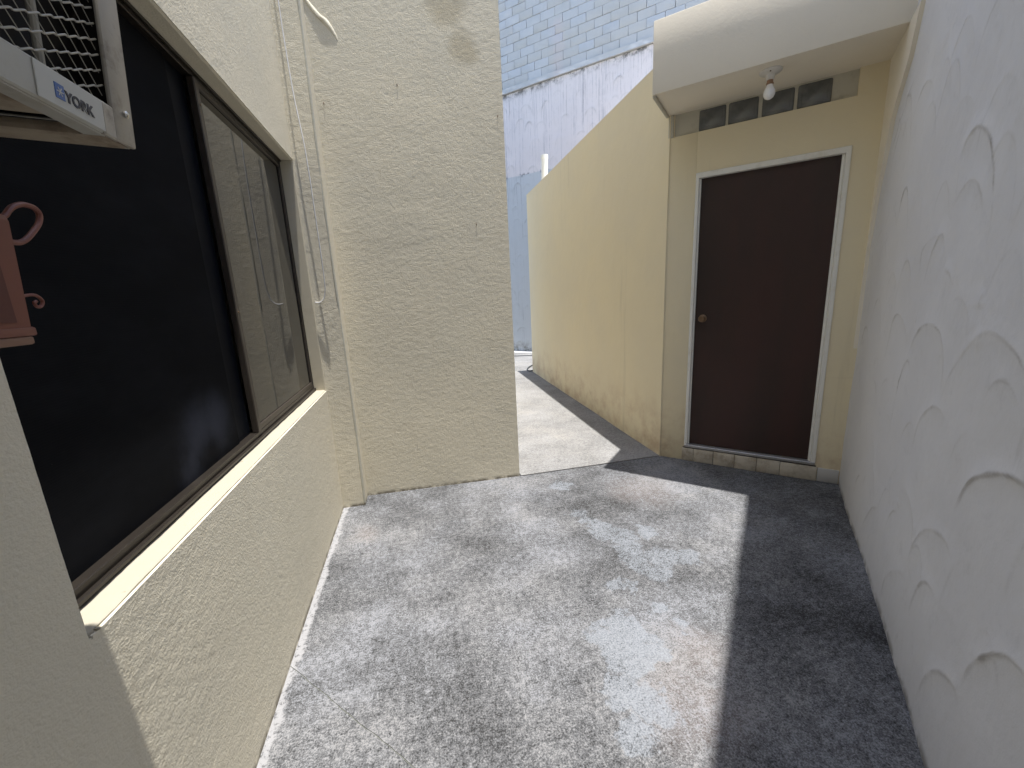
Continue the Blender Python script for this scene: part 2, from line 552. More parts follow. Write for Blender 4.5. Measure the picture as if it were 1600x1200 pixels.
DOOR = k.out(k.mix(k.mr(k.noise(1.3, 5, 0.6, vec=k.scaled((3, 3, 0.6))), 0.3, 0.75), (0.048, 0.022, 0.018), (0.032, 0.020, 0.016)),
             k.mr(k.noise(4, 5), 0.3, 0.8, 0.42, 0.6), k.bump(k.noise(40, 4), 0.08, 0.002), spec=0.35)
FRAME_WHITE = plain('white_door_frame', (0.74, 0.73, 0.68), 0.45, 0, (0.52, 0.48, 0.38), 0.5, 7)
ALU = plain('dull_aluminium', (0.40, 0.39, 0.38), 0.42, 0.5, (0.2, 0.19, 0.18), 0.5, 20)
TILE = plain('glazed_cream_tile', (0.56, 0.51, 0.42), 0.35, 0, (0.30, 0.24, 0.17), 0.75, 9, lo=0.42, hi=0.7)
TILE_GREY = plain('grey_skirting_tile', (0.50, 0.49, 0.47), 0.4, 0, (0.33, 0.31, 0.28), 0.7, 9)
GROUT = plain('dark_grout', (0.10, 0.09, 0.08), 0.9)
STRIP = plain('aged_strip_plaster', (0.50, 0.475, 0.395), 0.8, 0, (0.30, 0.275, 0.21), 0.6, 8, 0.3)
k = NT('ribbed_glass_block').objpos()
GBLOCK = k.out(k.mix(k.mr(k.noise(9, 5), 0.3, 0.7), (0.075, 0.079, 0.078), (0.16, 0.166, 0.16)), 0.16,
               k.bump(k.noise(22, 3), 0.35, 0.01), spec=0.6)
BULB = plain('white_bulb_glass', (0.80, 0.80, 0.80), 0.25)
CERAMIC = plain('white_lampholder', (0.66, 0.64, 0.60), 0.4, 0, (0.45, 0.36, 0.26), 0.5, 20)
BRASSY = plain('rusty_socket', (0.30, 0.18, 0.11), 0.5, 0.3)
KNOB = plain('tarnished_brass', (0.20, 0.13, 0.08), 0.35, 0.7)
PVC = plain('white_pvc', (0.78, 0.78, 0.74), 0.4, 0, (0.6, 0.56, 0.46), 0.4, 10)
CABLE_WHITE = plain('white_cable', (0.66, 0.66, 0.66), 0.5)
CABLE_DARK = plain('dark_cable', (0.045, 0.05, 0.055), 0.5)
CURB = plain('whitewashed_kerb', (0.62, 0.60, 0.56), 0.85, 0, (0.4, 0.34, 0.28), 0.5, 6, 0.3)
SOIL = plain('dark_subsoil', (0.06, 0.055, 0.045), 0.95, 0, (0.09, 0.085, 0.06), 0.5, 20)
MOSS = plain('mossy_joint', (0.10, 0.105, 0.09), 0.95, 0, (0.16, 0.16, 0.15), 0.6, 30)
RUST = plain('rusty_nail', (0.12, 0.06, 0.03), 0.7, 0.4)

# ================================================================== SETTING
m = MB(); m.box((-60, -60, -0.5), (60, 60, -0.03))
tag(m.build('ground', SOIL, smooth=0), kind='structure')

rnd = random.Random(3)


def wavy(a, b, n, amp, seed):
    r = random.Random(seed); out = []
    a = Vector((*a, 0)); b = Vector((*b, 0)); d = b - a; nn = Vector((-d.y, d.x, 0)).normalized()
    o = 0
    for i in range(n + 1):
        o = o * 0.6 + r.uniform(-amp, amp)
        q = a + d * (i / n) + nn * (0 if i in (0, n) else o)
        out.append((q.x, q.y))
    return out


# front slab, cut by a mossy contraction joint at its near left corner
J0 = (-0.66, 1.61); J1 = (0.55, 0.37)
jl = wavy(J0, J1, 60, 0.0022, 5)
nrm = Vector((J1[1] - J0[1], -(J1[0] - J0[0]))).normalized()      # towards the camera side
GW = 0.0025
far_edge = wavy((2.75, 3.012), (0.706, 3.012), 50, 0.0015, 8) + [(0.706, 3.2), (-0.66, 3.2)]
m = MB(); m.prism(jl + [(1.2, 0.37), (3.4, 2.6), (3.4, 3.012)] + far_edge, -0.1, 0.0)
tag(m.build('court_floor', FLOOR, smooth=0), kind='structure')
near = [(q[0] + nrm.x * (GW + rnd.uniform(-.0015, .0015)), q[1] + nrm.y * (GW + rnd.uniform(-.0015, .0015))) for q in jl]
m = MB(); m.prism(near[::-1] + [(-0.66, -1.6), (0.0, -1.6), (1.2, 0.368)], -0.1, -0.0005)
tag(m.build('near_floor', FLOOR, smooth=0), kind='structure')
m = MB(); m.prism([(J0[0], J0[1] + .03), (J1[0] + .03, J1[1]), (J1[0], J1[1] - .03), (J0[0], J0[1] - .03)], -0.06, -0.0022)
tag(m.build('floor_joint', MOSS, smooth=0), kind='structure')
m = MB(); m.prism([(0.711, 3.019), (6, 3.019), (8, 14), (-9, 14), (-9, 7.6), (0.711, 7.6)], -0.1, 0.004)
tag(m.build('passage_floor', PASSAGE, smooth=0), kind='structure')

# ================================================================== HOUSE ON THE LEFT
house = thing('house', (-0.9, 1.5, 0), 'cream stucco house with dark sliding window and a tall projecting wall', 'house')
HX = -0.63
SZ, HZ, WY0, WY1 = 0.877, 2.288, 0.792, 2.905


def hwall(U, V):     # U = y, V = z
    return (0.0022 * fbm(U * 1.7, V * 1.7, 3, 1) + 0.00036 * fbm(U * 26, V * 26, 3, 4, 0.6)
            + 0.00060 * fbm(U * 75, V * 75, 2, 9) * (0.6 + 0.4 * vnoise(U * 3, V * 3, 3)))


g = Grids()
Yv, Zv, Xn = (0, 1, 0), (0, 0, 1), (1, 0, 0)
TOP = 6.0


def hsheet(y0, y1, z0, z1, step, depth=0.09):
    g.sheet((HX, y0, z0), Yv, Zv, Xn, y1 - y0, z1 - z0, step, hwall, depth, None, y0, z0)


hsheet(0.55, 2.915, -0.02, SZ - 0.012, 0.0055)
hsheet(-1.3, 0.55, -0.02, SZ - 0.012, 0.03)
hsheet(0.45, WY0, SZ - 0.012, HZ, 0.006)
hsheet(-1.3, 0.45, SZ - 0.012, HZ, 0.03)
hsheet(0.9, 2.915, HZ, 4.0, 0.0075)
hsheet(-1.3, 0.9, HZ, 4.0, 0.03)
hsheet(-1.3, 2.915, 4.0, TOP, 0.05)
g.build('wall', CREAM, house)
# solid behind the skin
m = MB()
m.box((-4, -1.3, -0.05), (-0.80, 7.8, TOP))
m.box((-0.80, -1.3, -0.05), (-0.70, WY0 - 0.01, TOP - .02))
m.box((-0.80, WY0 - 0.01, -0.05), (-0.70, 2.93, SZ - 0.03))
m.box((-0.80, WY0 - 0.01, HZ + 0.02), (-0.70, 2.93, TOP - .02))
m.build('wall_core', CREAM, house, 0)
# far jamb of the window opening, smooth render
m = MB(); m.box((-0.79, WY1, SZ - 0.01), (-0.633, 2.93, HZ + 0.01), 0.004)
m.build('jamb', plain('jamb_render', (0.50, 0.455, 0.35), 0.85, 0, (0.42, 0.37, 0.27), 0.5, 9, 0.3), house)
# head of the opening
m = MB(); m.box((-0.78, WY0 - 0.01, HZ - 0.006), (-0.634, 2.915, HZ + 0.012), 0.005)
m.build('window_head', CREAM, house)


def hsill(U, V):
    return 0.0016 * fbm(U * 14, V * 14, 3, 12) + 0.0012 * fbm(U * 60, V * 60, 2, 15)


def sill_edge(U, V):
    return hsill(U, V)


g = Grids()
# top face (u = y, v = x) and a rounded nose towards the court
g.sheet((-0.79, WY0 - 0.002, SZ + 0.003), (0, 1, 0), (1, 0, 0), (0, 0, 1), 2.915 - WY0 + 0.002, 0.1545, 0.008,
        lambda U, V: hsill(U, V) - 0.012 * np.clip((V - 0.145) / 0.018, 0, 1) ** 2 - 0.05 * np.clip(V, 0, 0.16), 0.022, None)
g.build('window_sill', SILL, house)
# lumps of broken mortar at the sill's near end
m = MB()
r = random.Random(4)
for i in range(6):
    c = Vector((-0.6335 + r.uniform(-.004, .003), WY0 + r.uniform(.004, .030), SZ - 0.010 + r.uniform(-.004, .003)))
    bm2 = bmesh.ops.create_icosphere(m.bm, subdivisions=1, radius=r.uniform(.003, .006))
    for v_ in bm2['verts']:
        v_.co = v_.co * r.uniform(.7, 1.3) + c
tag(m.build('mortar_crumb', SILL, house), kind='stuff')

# ---- window
wx = -0.702
win = MB()
win.box((wx - 0.045, WY0 - 0.012, SZ + 0.006), (wx, WY1 + 0.003, SZ + 0.036), 0.002)
win.box((wx - 0.045, WY0 - 0.012, HZ - 0.030), (wx, WY1 + 0.003, HZ - 0.004), 0.002)
win.box((wx - 0.045, WY1 - 0.016, SZ + 0.036), (wx, WY1 + 0.004, HZ - 0.030), 0.002)
win.box((wx - 0.045, WY0 - 0.012, SZ + 0.036), (wx, WY0 + 0.014, HZ - 0.030), 0.002)
win.box((wx, WY0 + 0.0, SZ + 0.005), (wx + 0.012, WY1 - 0.0, SZ + 0.016), 0.002)      # lower track lip
win.box((wx, WY0 + 0.0, HZ - 0.016), (wx + 0.010, WY1 - 0.0, HZ - 0.007), 0.002)
window = win.build('window', BRONZE, house)
m = MB()      # sliding sash on the right
m.box((wx - 0.020, 1.880, SZ + 0.036), (wx + 0.006, 1.912, HZ - 0.030), 0.003)
m.box((wx - 0.020, 1.912, SZ + 0.036), (wx - 0.002, WY1 - 0.016, SZ + 0.060), 0.002)
m.box((wx - 0.020, 1.912, HZ - 0.050), (wx - 0.002, WY1 - 0.016, HZ - 0.030), 0.002)
m.box((wx - 0.020, WY1 - 0.030, SZ + 0.060), (wx - 0.002, WY1 - 0.016, HZ - 0.050), 0.002)
m.build('sash', SASH, window)
m = MB(); m.box((wx - 0.016, 1.905, SZ + 0.055), (wx - 0.010, WY1 - 0.025, HZ - 0.045))
m.build('glass_pane', GLASS, window, 0)
m = MB(); m.box((wx - 0.036, 1.70, SZ + 0.03), (wx - 0.030, 1.885, HZ - 0.025))
m.build('glass_pane', DARKGLASS, window, 0)
m = MB(); m.box((wx - 0.028, WY0, SZ + 0.03), (wx - 0.024, 1.755, HZ - 0.025))
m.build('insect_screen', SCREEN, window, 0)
for (y, z) in ((1.897, 2.17), (1.895, 1.42)):
    m = MB(); m.lathe([(0.004, 0), (0.004, 0.002), (0.002, 0.003)], (wx + 0.006, y, z), (1, 0, 0), 10)
    m.build('screw', KNOB, window)

# ---- pier between window and projecting wall


def hpier(U, V):
    return (0.0014 * fbm(U * 4 + 3, V * 3, 3, 21) + 0.0005 * fbm(U * 30, V * 30, 3, 24, 0.6) + 0.0006 * fbm(U * 80, V * 80, 2, 28))


g = Grids()
Yn = (0, -1, 0)
g.sheet((-0.645, 2.912, -0.02), (1, 0, 0), Zv, Yn, 0.165, 4.0, 0.007, hpier, 0.16)
g.sheet((-0.645, 2.912, 3.98), (1, 0, 0), Zv, Yn, 0.165, TOP - 3.98, 0.05, hpier, 0.16)
# raised trowelled rib down the pier's right edge
g.build('pier', CREAM, house)
m = MB()
pts = [(-0.484 + 0.004 * math.sin(z * 2.3), 2.917, z) for z in np.arange(0.02, 5.5, 0.06)]
m.tube(pts, [0.0075 + 0.003 * vnoise(np.array(z * 6.0), np.array(0.3), 4) for z in np.arange(0.02, 5.5, 0.06)], 7)
m.build('corner_rib', plain('grey_render_rib', (0.50, 0.48, 0.40), 0.9, 0, (0.42, 0.38, 0.28), 0.6, 12, 0.4), house)

# ---- tall projecting wall
PL = Vector((-0.50, 3.058, 0)); PR = Vector((0.70, 3.019, 0))
pu = (PR - PL).normalized(); pn = Vector((pu.y, -pu.x, 0))
pw = (PR - PL).length


def hproj(U, V):
    b = 0.0014 * fbm(U * 2.6, V * 2.2, 3, 31)
    # patches where the plaster was made good
    for (cx, cz, rx, rz, a) in ((0.86, 3.22, .12, .09, -.006), (0.95, 3.0, .08, .12, -.006), (0.75, 2.33, .12, .16, .005), (0.6, 2.62, .2, .1, .004), (0.42, 1.95, .3, .12, .005)):
        d = ((U - cx) / rx) ** 2 + ((V - cz) / rz) ** 2 + 0.5 * fbm(U * 12, V * 12, 2, 40)
        b = b + 0.16 * a / (1 + np.exp((d - 1) * 4))
    return b + 0.00030 * fbm(U * 24, V * 30, 3, 34, 0.6) + 0.00055 * fbm(U * 80, V * 80, 2, 38)


g = Grids()
g.sheet(PL + Vector((0, 0, -0.02)), pu, Zv, pn, pw, 4.0, 0.0065, hproj, 0.3)
g.sheet(PL + Vector((0, 0, 3.98)), pu, Zv, pn, pw, TOP - 3.98, 0.05, hproj, 0.3)
g.build('projecting_wall', CREAM, house)
m = MB(); m.prism([(-0.8, 3.10), (0.66, 3.07), (0.66, 7.8), (-0.8, 7.8)], -0.05, TOP - .03)
m.build('wing_core', CREAM, house, 0)
# fold of mortar squeezed out near the top left of the projecting wall
m = MB()
pts = [(-0.47, 3.069, 3.215), (-0.435, 3.068, 3.165), (-0.40, 3.068, 3.125), (-0.37, 3.067, 3.10), (-0.34, 3.066, 3.065), (-0.315, 3.064, 3.02), (-0.30, 3.061, 2.985)]
m.tube(pts, [0.016, 0.018, 0.020, 0.022, 0.018, 0.015, 0.008], 14)
for v_ in m.bm.verts:
    v_.co += Vector((rnd.uniform(-.0025, .0025), rnd.uniform(-.001, .001), rnd.uniform(-.003, .003)))
m.build('mortar_fold', CREAM, house)
for (x, z) in ((-0.435, 2.66), (0.66, 2.62), (0.472, 1.934), (0.02, 2.78)):
    m = MB(); y = 3.058 - 0.039 * (x + 0.5) / 1.2
    m.tube([(x, y + 0.01, z), (x, y - 0.003, z - 0.002), (x + .001, y - 0.004, z - 0.012)], [0.003, 0.003, 0.002], 6)
    m.build('nail', RUST, house)

# ================================================================== OUTBUILDING WITH THE DOOR
shed = thing('outbuilding', BP(3.6, 0, 0), 'low pale yellow outbuilding with a brown door under a flat concrete canopy', 'outbuilding')
DB = 3.528           # door wall plane
RW = 0.495           # right boundary wall plane (p)
SOF, RT = 2.673, 3.096
CB = 3.105           # canopy front
CORN = BP(DB, -0.755, 0)
YW0 = Vector((1.960, 3.016, 0)); YW1 = Vector((2.043, 7.33, 0))
yu = (YW1 - YW0).normalized(); yn = Vector((-yu.y, yu.x, 0))


def hyel(U, V):
    return 0.004 * fbm(U * 1.5, V * 1.5, 3, 51) + 0.0007 * fbm(U * 18, V * 18, 3, 55)


g = Grids()
g.sheet(YW0 + Vector((0, 0, -0.02)), yu, Zv, yn, (YW1 - YW0).length, RT + 0.02, 0.03, hyel, 0.15)
g.build('side_wall', YELLOW, shed)
m = MB(); m.prism([(2.02, 3.2), (2.09, 7.30), (6.5, 7.30), (5.0, 1.4), (3.95, 1.35)], 0.0, RT - 0.06)
m.build('wall_core', YELLOW, shed, 0)
# door wall with the door opening left free
D0, D1, DT, DS = -0.552, 0.345, 2.246, 0.122
m = MB(M_BP)
m.box((DB, -0.757, -0.02), (DB + 0.14, D0, SOF - 0.150), 0.006, 2)
m.box((DB, D1, -0.02), (DB + 0.14, RW + 0.05, SOF - 0.150), 0)
m.box((DB + 0.0005, D0 - .001, DT), (DB + 0.14, D1 + .001, SOF - 0.1505), 0)
m.box((DB + 0.0005, 0.340, SOF - 0.152), (DB + 0.14, RW + 0.05, SOF + 0.05), 0)
m.box((DB + 0.002, D0 - .001, -0.02), (DB + 0.14, D1 + .001, DS - 0.012), 0)
m.build('door_wall', YELLOW, shed)
# recessed band with glass blocks
m = MB(M_BP)
m.box((DB + 0.020, -0.745, SOF - 0.150), (DB + 0.13, 0.342, SOF + 0.02))
m.build('glass_block_surround', STRIP, shed)
m = MB(M_BP)
m.box((DB - 0.004, -0.757, SOF - 0.152), (DB + 0.03, -0.722, SOF - 0.001), 0.003)
m.box((CB + 0.012, -0.778, SOF - 0.014), (DB - 0.004, -0.756, SOF + 0.004), 0.004)
m.build('drip_edge', STRIP, shed)
gm = None
for i, (a, b) in enumerate(((-0.552, -0.378), (-0.364, -0.182), (-0.162, 0.018), (0.034, 0.214))):
    m = MB()
    w = b - a
    m.box((-0.010, -w / 2, -0.070), (0.05, w / 2, 0.070), 0.012, 3)
    m.box((-0.0125, -w / 2 + 0.022, -0.050), (0.0, w / 2 - 0.022, 0.050), 0.004, 2)
    me = m.mesh('glass_block'); me.materials.append(GBLOCK)
    o = link('glass_block', me)
    o.location = BP(DB + 0.022, (a + b) / 2, SOF - 0.079)
    o.rotation_euler = (0, 0, math.atan2(S, S))
    # local x -> b direction, local y -> minus p
    adopt(o, shed)
# canopy
m = MB(M_BP)
m.box((CB, -0.778, SOF), (DB + 0.3, RW + 0.03, RT), 0.006, 2)
m.build('canopy', CANOPY, shed)
m = MB(); m.prism([(1.985, 3.10), (2.068, 7.32), (6.5, 7.32), (5.0, 1.4), (3.9, 1.5), tuple(BP(DB + 0.31, 0.4, 0))[:2], tuple(BP(DB + 0.31, -0.55, 0))[:2]], RT - 0.055, RT - 0.004)
m.build('roof_slab', CANOPY, shed, 0)
# door frame, door, sill
m = MB(M_BP)
m.box((DB - 0.008, D0, DS), (DB + 0.10, D0 + 0.024, DT - 0.001), 0.003)
m.box((DB - 0.008, D1 - 0.028, DS), (DB + 0.10, D1, DT - 0.001), 0.003)
m.box((DB - 0.0085, D0, DT - 0.038), (DB + 0.10, D1, DT), 0.003)
m.box((DB + 0.012, D0 + 0.024, DS + 0.01), (DB + 0.10, D0 + 0.036, DT - 0.038), 0.002)
m.box((DB + 0.012, D1 - 0.044, DS + 0.01), (DB + 0.10, D1 - 0.028, DT - 0.038), 0.002)
m.build('door_frame', FRAME_WHITE, shed)
m = MB(M_BP); m.box((DB + 0.028, D0 + 0.034, DS + 0.022), (DB + 0.068, D1 - 0.042, DT - 0.036), 0.002)
door = m.build('door', DOOR, shed)
m = MB(M_BP)
kp = (DB + 0.028, -0.462, 1.186)
m.lathe([(0.030, 0), (0.030, 0.004), (0.022, 0.008), (0.012, 0.010), (0.012, 0.030), (0.024, 0.038), (0.026, 0.050), (0.020, 0.058), (0.006, 0.060)], kp, (-1, 0, 0), 20)
m.build('knob', KNOB, door)
m = MB(M_BP); m.box((DB - 0.016, D0 + 0.002, DS - 0.002), (DB + 0.075, D1 - 0.002, DS + 0.020), 0.003)
m.build('threshold', ALU, shed)
# tiles under the threshold and one skirting tile beside them
edges = [-0.566, -0.475, -0.325, -0.172, -0.020, 0.133, 0.358]
m = MB(M_BP); m.box((DB - 0.004, -0.56, -0.02), (DB + 0.004, 0.352, DS - 0.006)); m.build('tile_bed', GROUT, shed)
rt = random.Random(9)
for a, b in zip(edges, edges[1:]):
    m = MB(); w = b - a
    m.box((-0.006, -w / 2 + 0.0016, 0.002), (0.006, w / 2 - 0.0016, DS - 0.010 + rt.uniform(-.004, .001)), 0.002, 2)
    me = m.mesh('tile'); me.materials.append(TILE)
    o = link('tile', me)
    o.location = BP(DB - 0.008 + rt.uniform(-.0015, .0015), (a + b) / 2, 0)
    o.rotation_euler = (0, rt.uniform(-.008, .008), math.pi / 4)
    adopt(o, shed)
m = MB(M_BP); m.box((DB - 0.012, 0.362, 0.002), (DB + 0.004, 0.486, 0.104), 0.003, 2)
m.build('skirting_tile', TILE_GREY, shed)

# ================================================================== RIGHT BOUNDARY WALL
bw = thing('boundary_wall', BP(1.8, RW + 0.1, 0), 'tall dingy white plaster wall with arched trowel marks, right side of court', 'wall')
ARCS = [
    ([(2.06, 1.66), (2.07, 1.83), (1.96, 1.875), (1.82, 1.79), (1.74, 1.62), (1.73, 1.50)], 1.0),
    ([(2.34, 1.42), (2.35, 1.53), (2.24, 1.575), (2.13, 1.56), (2.06, 1.48)], .35),
    ([(2.40, 1.02), (2.30, 1.15), (2.20, 1.235), (2.08, 1.262), (1.96, 1.24), (1.885, 1.15), (1.87, 1.05)], .8),
    ([(1.86, 1.02), (1.80, 1.14), (1.66, 1.257), (1.55, 1.281), (1.40, 1.243), (1.31, 1.15), (1.27, 1.02)], .7),
    ([(2.08, .78), (2.03, .91), (1.93, .99), (1.84, 1.005), (1.76, .975)], .75),
    ([(1.60, .76), (1.53, .88), (1.41, .955), (1.29, .984), (1.18, .95)], 1.0),
    ([(1.90, .40), (1.82, .56), (1.72, .631), (1.62, .655), (1.55, .63)], .6),
    ([(2.16, .06), (2.12, .19), (1.98, .31), (1.88, .343)], .5),
    ([(2.70, .10), (2.55, .29), (2.42, .364)], .6),
    ([(1.60, .08), (1.55, .21), (1.48, .306), (1.385, .352), (1.34, .33)], .85),
    ([(1.36, .34), (1.32, .47), (1.23, .586), (1.14, .636), (1.02, .62), (.95, .55)], 1.0),
    ([(2.75, 1.02), (2.67, 1.23), (2.56, 1.262), (2.42, 1.2), (2.38, 1.10)], .6),
    ([(2.34, .50), (2.27, .61), (2.22, .637)], .5),
    ([(2.62, .66), (2.56, .78), (2.46, .80), (2.40, .72)], .35),
    ([(2.28, 1.40), (2.22, 1.52), (2.15, 1.58), (2.10, 1.545)], .6),
    ([(2.26, 1.13), (2.29, 1.30)], .6),
    ([(2.13, 1.40), (2.10, 1.50), (2.06, 1.62)], .35),
    ([(1.72, 1.60), (1.70, 1.78), (1.66, 1.9)], .3),
    ([(3.35, 2.03), (3.22, 2.15), (3.0, 2.31), (2.85, 2.42)], .45),
    ([(1.93, 1.39), (1.98, 1.44), (2.06, 1.455)], .5),
    ([(1.52, .33), (1.44, .47), (1.30, .52)], .0),
]
ra = random.Random(21)
_apex = [np.array(sorted(p, key=lambda q: -q[1])[0]) for p, q_ in ARCS if q_ > 0.3]
row = 0
zc = 0.12
while zc < 3.0:
    cb = 0.35 + (row % 2) * 0.14
    while cb < 3.5:
        x = cb + ra.uniform(-.06, .06); z = zc + ra.uniform(-.08, .08)
        w = ra.uniform(.10, .18); h = ra.uniform(.18, .40)
        st = ra.choice((0, .25, .3, .4, .5, .65))
        if min(np.hypot(*(a_ - np.array((x, z + h)))) for a_ in _apex) > 0.13:
            a0 = ra.uniform(2.6, 3.3); a1 = ra.uniform(-.2, .7)
            if ra.random() < .6:
                if ra.random() < .5: a0 -= ra.uniform(.4, 1.3)
                else: a1 += ra.uniform(.4, 1.2)
            ARCS.append(([(x + w * math.cos(a0 + (a1 - a0) * t / 7), z + h * math.sin(a0 + (a1 - a0) * t / 7)) for t in range(8)], st))
        cb += 0.25
    zc += 0.27; row += 1
for i in range(26):
    cb = ra.uniform(0.4, 3.4); cz = ra.uniform(0.3, 2.8); an = ra.uniform(.9, 2.3); L = ra.uniform(.03, .12)
    ARCS.append(([(cb, cz), (cb + L * .5 * math.cos(an) + .006, cz + L * .5 * math.sin(an)), (cb + L * math.cos(an), cz + L * math.sin(an))], ra.choice((.25, .4, .55))))


def spline(pts, n=10):
    P = np.array(pts, float)
    if len(P) < 3: return np.stack([np.linspace(P[0], P[-1], 8)[:, 0], np.linspace(P[0], P[-1], 8)[:, 1]], -1)
    E = np.vstack([2 * P[0] - P[1], P, 2 * P[-1] - P[-2]])
    out = []
    for i in range(1, len(E) - 2):
        for t in np.linspace(0, 1, n, endpoint=False):
            a, b, c, d = E[i - 1:i + 3]
            out.append(0.5 * ((2 * b) + (-a + c) * t + (2 * a - 5 * b + 4 * c - d) * t * t + (-a + 3 * b - 3 * c + d) * t ** 3))
    out.append(P[-1])
    return np.array(out)


def arc_fields(U, V, arcs, narrow=0.006, amp=0.0024, wide=0.035, wamp=0.0026, step=0.0):
    Hh = np.zeros_like(U); Dd = np.zeros_like(U)
    us = U[:, 0]; vs2 = V[0, :]
    for ai, (pts, s) in enumerate(arcs):
        if s <= 0: continue
        c = spline(pts)
        pad = wide * 3
        i0, i1 = np.searchsorted(us, [c[:, 0].min() - pad, c[:, 0].max() + pad])
        j0, j1 = np.searchsorted(vs2, [c[:, 1].min() - pad, c[:, 1].max() + pad])
        if i1 - i0 < 2 or j1 - j0 < 2: continue
        u = U[i0:i1, j0:j1]; v = V[i0:i1, j0:j1]
        wob = 0.006 * fbm(u * 9, v * 9, 3, 60 + ai % 7)
        best = np.full(u.shape, 9.0); tpar = np.zeros(u.shape)
        n = len(c)
        for q in range(n - 1):
            a = c[q]; d = c[q + 1] - a; L2 = d @ d + 1e-12
            t = np.clip(((u - a[0]) * d[0] + (v - a[1]) * d[1]) / L2, 0, 1)
            dist = np.hypot(u - a[0] - t * d[0], v - a[1] - t * d[1])
            m_ = dist < best
            best = np.where(m_, dist, best); tpar = np.where(m_, (q + t) / (n - 1), tpar)
        best = np.abs(best + wob)
        taper = np.clip(np.minimum(tpar, 1 - tpar) * 3.5, 0, 1)
        wk = 0.45 + 0.75 * np.clip(fbm(u * 11 + ai, v * 11, 3, 70) + 0.45, 0, 1.2)
        wn_ = narrow * (0.5 + 0.8 * wk) * (0.6 + 0.6 * s)
        Hh[i0:i1, j0:j1] += s * taper * (amp * wk * np.exp(-(best / wn_) ** 2) + wamp * np.exp(-(best / wide) ** 2))
        cc = np.array([c[:, 0].mean(), c[:, 1].min()])
        # one side of the stroke lies lower than the other
        rad = np.hypot(u - cc[0], v - cc[1])
        qi = np.clip((tpar * (n - 1)).astype(int), 0, n - 1)
        sgn = np.where(rad < np.hypot(c[qi, 0] - cc[0], c[qi, 1] - cc[1]), -1.0, 0.35)
        Hh[i0:i1, j0:j1] += s * taper * step * sgn * np.exp(-best / 0.045)
        dd = s * taper * np.clip(wk - 0.42, 0, 1) * 1.5 * np.exp(-((best) / (wn_ * 0.8)) ** 2)
        Dd[i0:i1, j0:j1] = np.maximum(Dd[i0:i1, j0:j1], dd)
    return Hh, Dd


_cache = {}


def rwall(U, V):
    Hh, Dd = arc_fields(U, V, ARCS, 0.0042, 0.0018, 0.032, 0.0040, 0.0020)
    _cache['d'] = np.clip(Dd * 0.72, 0, 1)
    return Hh + 0.010 * fbm(U * 1.6, V * 1.6, 3, 81) + 0.0016 * fbm(U * 13, V * 8, 3, 84) + 0.0004 * fbm(U * 60, V * 60, 2, 87)


g = Grids()
Bd, Pn = (S, S, 0), (-S, S, 0)
g.sheet(BP(0.35, RW, -0.02), Bd, Zv, Pn, 3.24, 3.1, 0.0068, rwall, 0.14, lambda U, V: _cache['d'], 0.35, -0.02)
plainw = lambda U, V: 0.010 * fbm(U * 1.6, V * 1.6, 3, 81) + 0.0016 * fbm(U * 13, V * 8, 3, 84)
g.sheet(BP(-1.45, RW, -0.02), Bd, Zv, Pn, 1.80, 3.1, 0.03, plainw, 0.14, None, -1.45, -0.02)
g.sheet(BP(-1.45, RW, 3.08), Bd, Zv, Pn, 5.04, 2.32, 0.04, plainw, 0.14, None, -1.45, 3.08)
g.sheet(BP(3.59, RW, 3.0), Bd, Zv, Pn, 5.3, 2.40, 0.08, plainw, 0.14, None, 3.59, 3.0)
g.build('wall', WHITEWALL, bw)
m = MB(M_BP); m.box((-1.45, RW + 0.05, -0.05), (8.9, RW + 0.25, 5.38)); m.build('wall_core', WHITEWALL, bw, 0)
# beige render dragged over from the outbuilding just below the canopy
ov = [(2.93, 2.68), (2.97, 2.60), (3.03, 2.49), (3.12, 2.42), (3.19, 2.36), (3.28, 2.28), (3.33, 2.16), (3.37, 2.05), (3.43, 1.93), (3.47, 1.78), (3.50, 1.60), (3.52, 1.3), (3.53, 0.9)]
mm = MB()
ring = []
for (b, z) in ov:
    f = BP(b, RW - 0.019, z); k_ = BP(3.60, RW - 0.019, z); bk = BP(b, RW + 0.02, z)
    ring.append((mm.bm.verts.new(f), mm.bm.verts.new(k_), mm.bm.verts.new(bk)))
for q, w_ in zip(ring, ring[1:]):
    mm.bm.faces.new((q[0], q[1], w_[1], w_[0])); mm.bm.faces.new((q[2], q[0], w_[0], w_[2]))
mm.build('render_overlap', CANOPY, bw)

# ================================================================== FAR WALL
fw = thing('retaining_wall', BP(9.0, -3.5, 0), 'very tall far wall, pale blue blocks above streaked whitish plaster', 'wall')
FB = 8.91
rf = random.Random(77)
FARCS = []
for row in range(15):
    for colm in range(22):
        cb = -6.2 + colm * 0.27 + (row % 2) * 0.13 + rf.uniform(-.05, .05); cz = 0.1 + row * 0.40 + rf.uniform(-.08, .08)
        w = rf.uniform(.10, .17); h = rf.uniform(.16, .34)
        a0 = rf.uniform(2.5, 3.2); a1 = rf.uniform(-.1, .8)
        FARCS.append(([(cb + w * math.cos(a0 + (a1 - a0) * t / 6), cz + h * math.sin(a0 + (a1 - a0) * t / 6)) for t in range(7)], rf.choice((0, .3, .45, .6, .9))))


def fwall(U, V):
    Hh, Dd = arc_fields(U, V, FARCS, 0.012, 0.005, 0.05, 0.003)
    _cache['f'] = np.clip(Dd * 0.75, 0, 1)
    return Hh + 0.012 * fbm(U * 1.2, V * 1.2, 3, 91) + 0.002 * fbm(U * 9, V * 9, 3, 95)


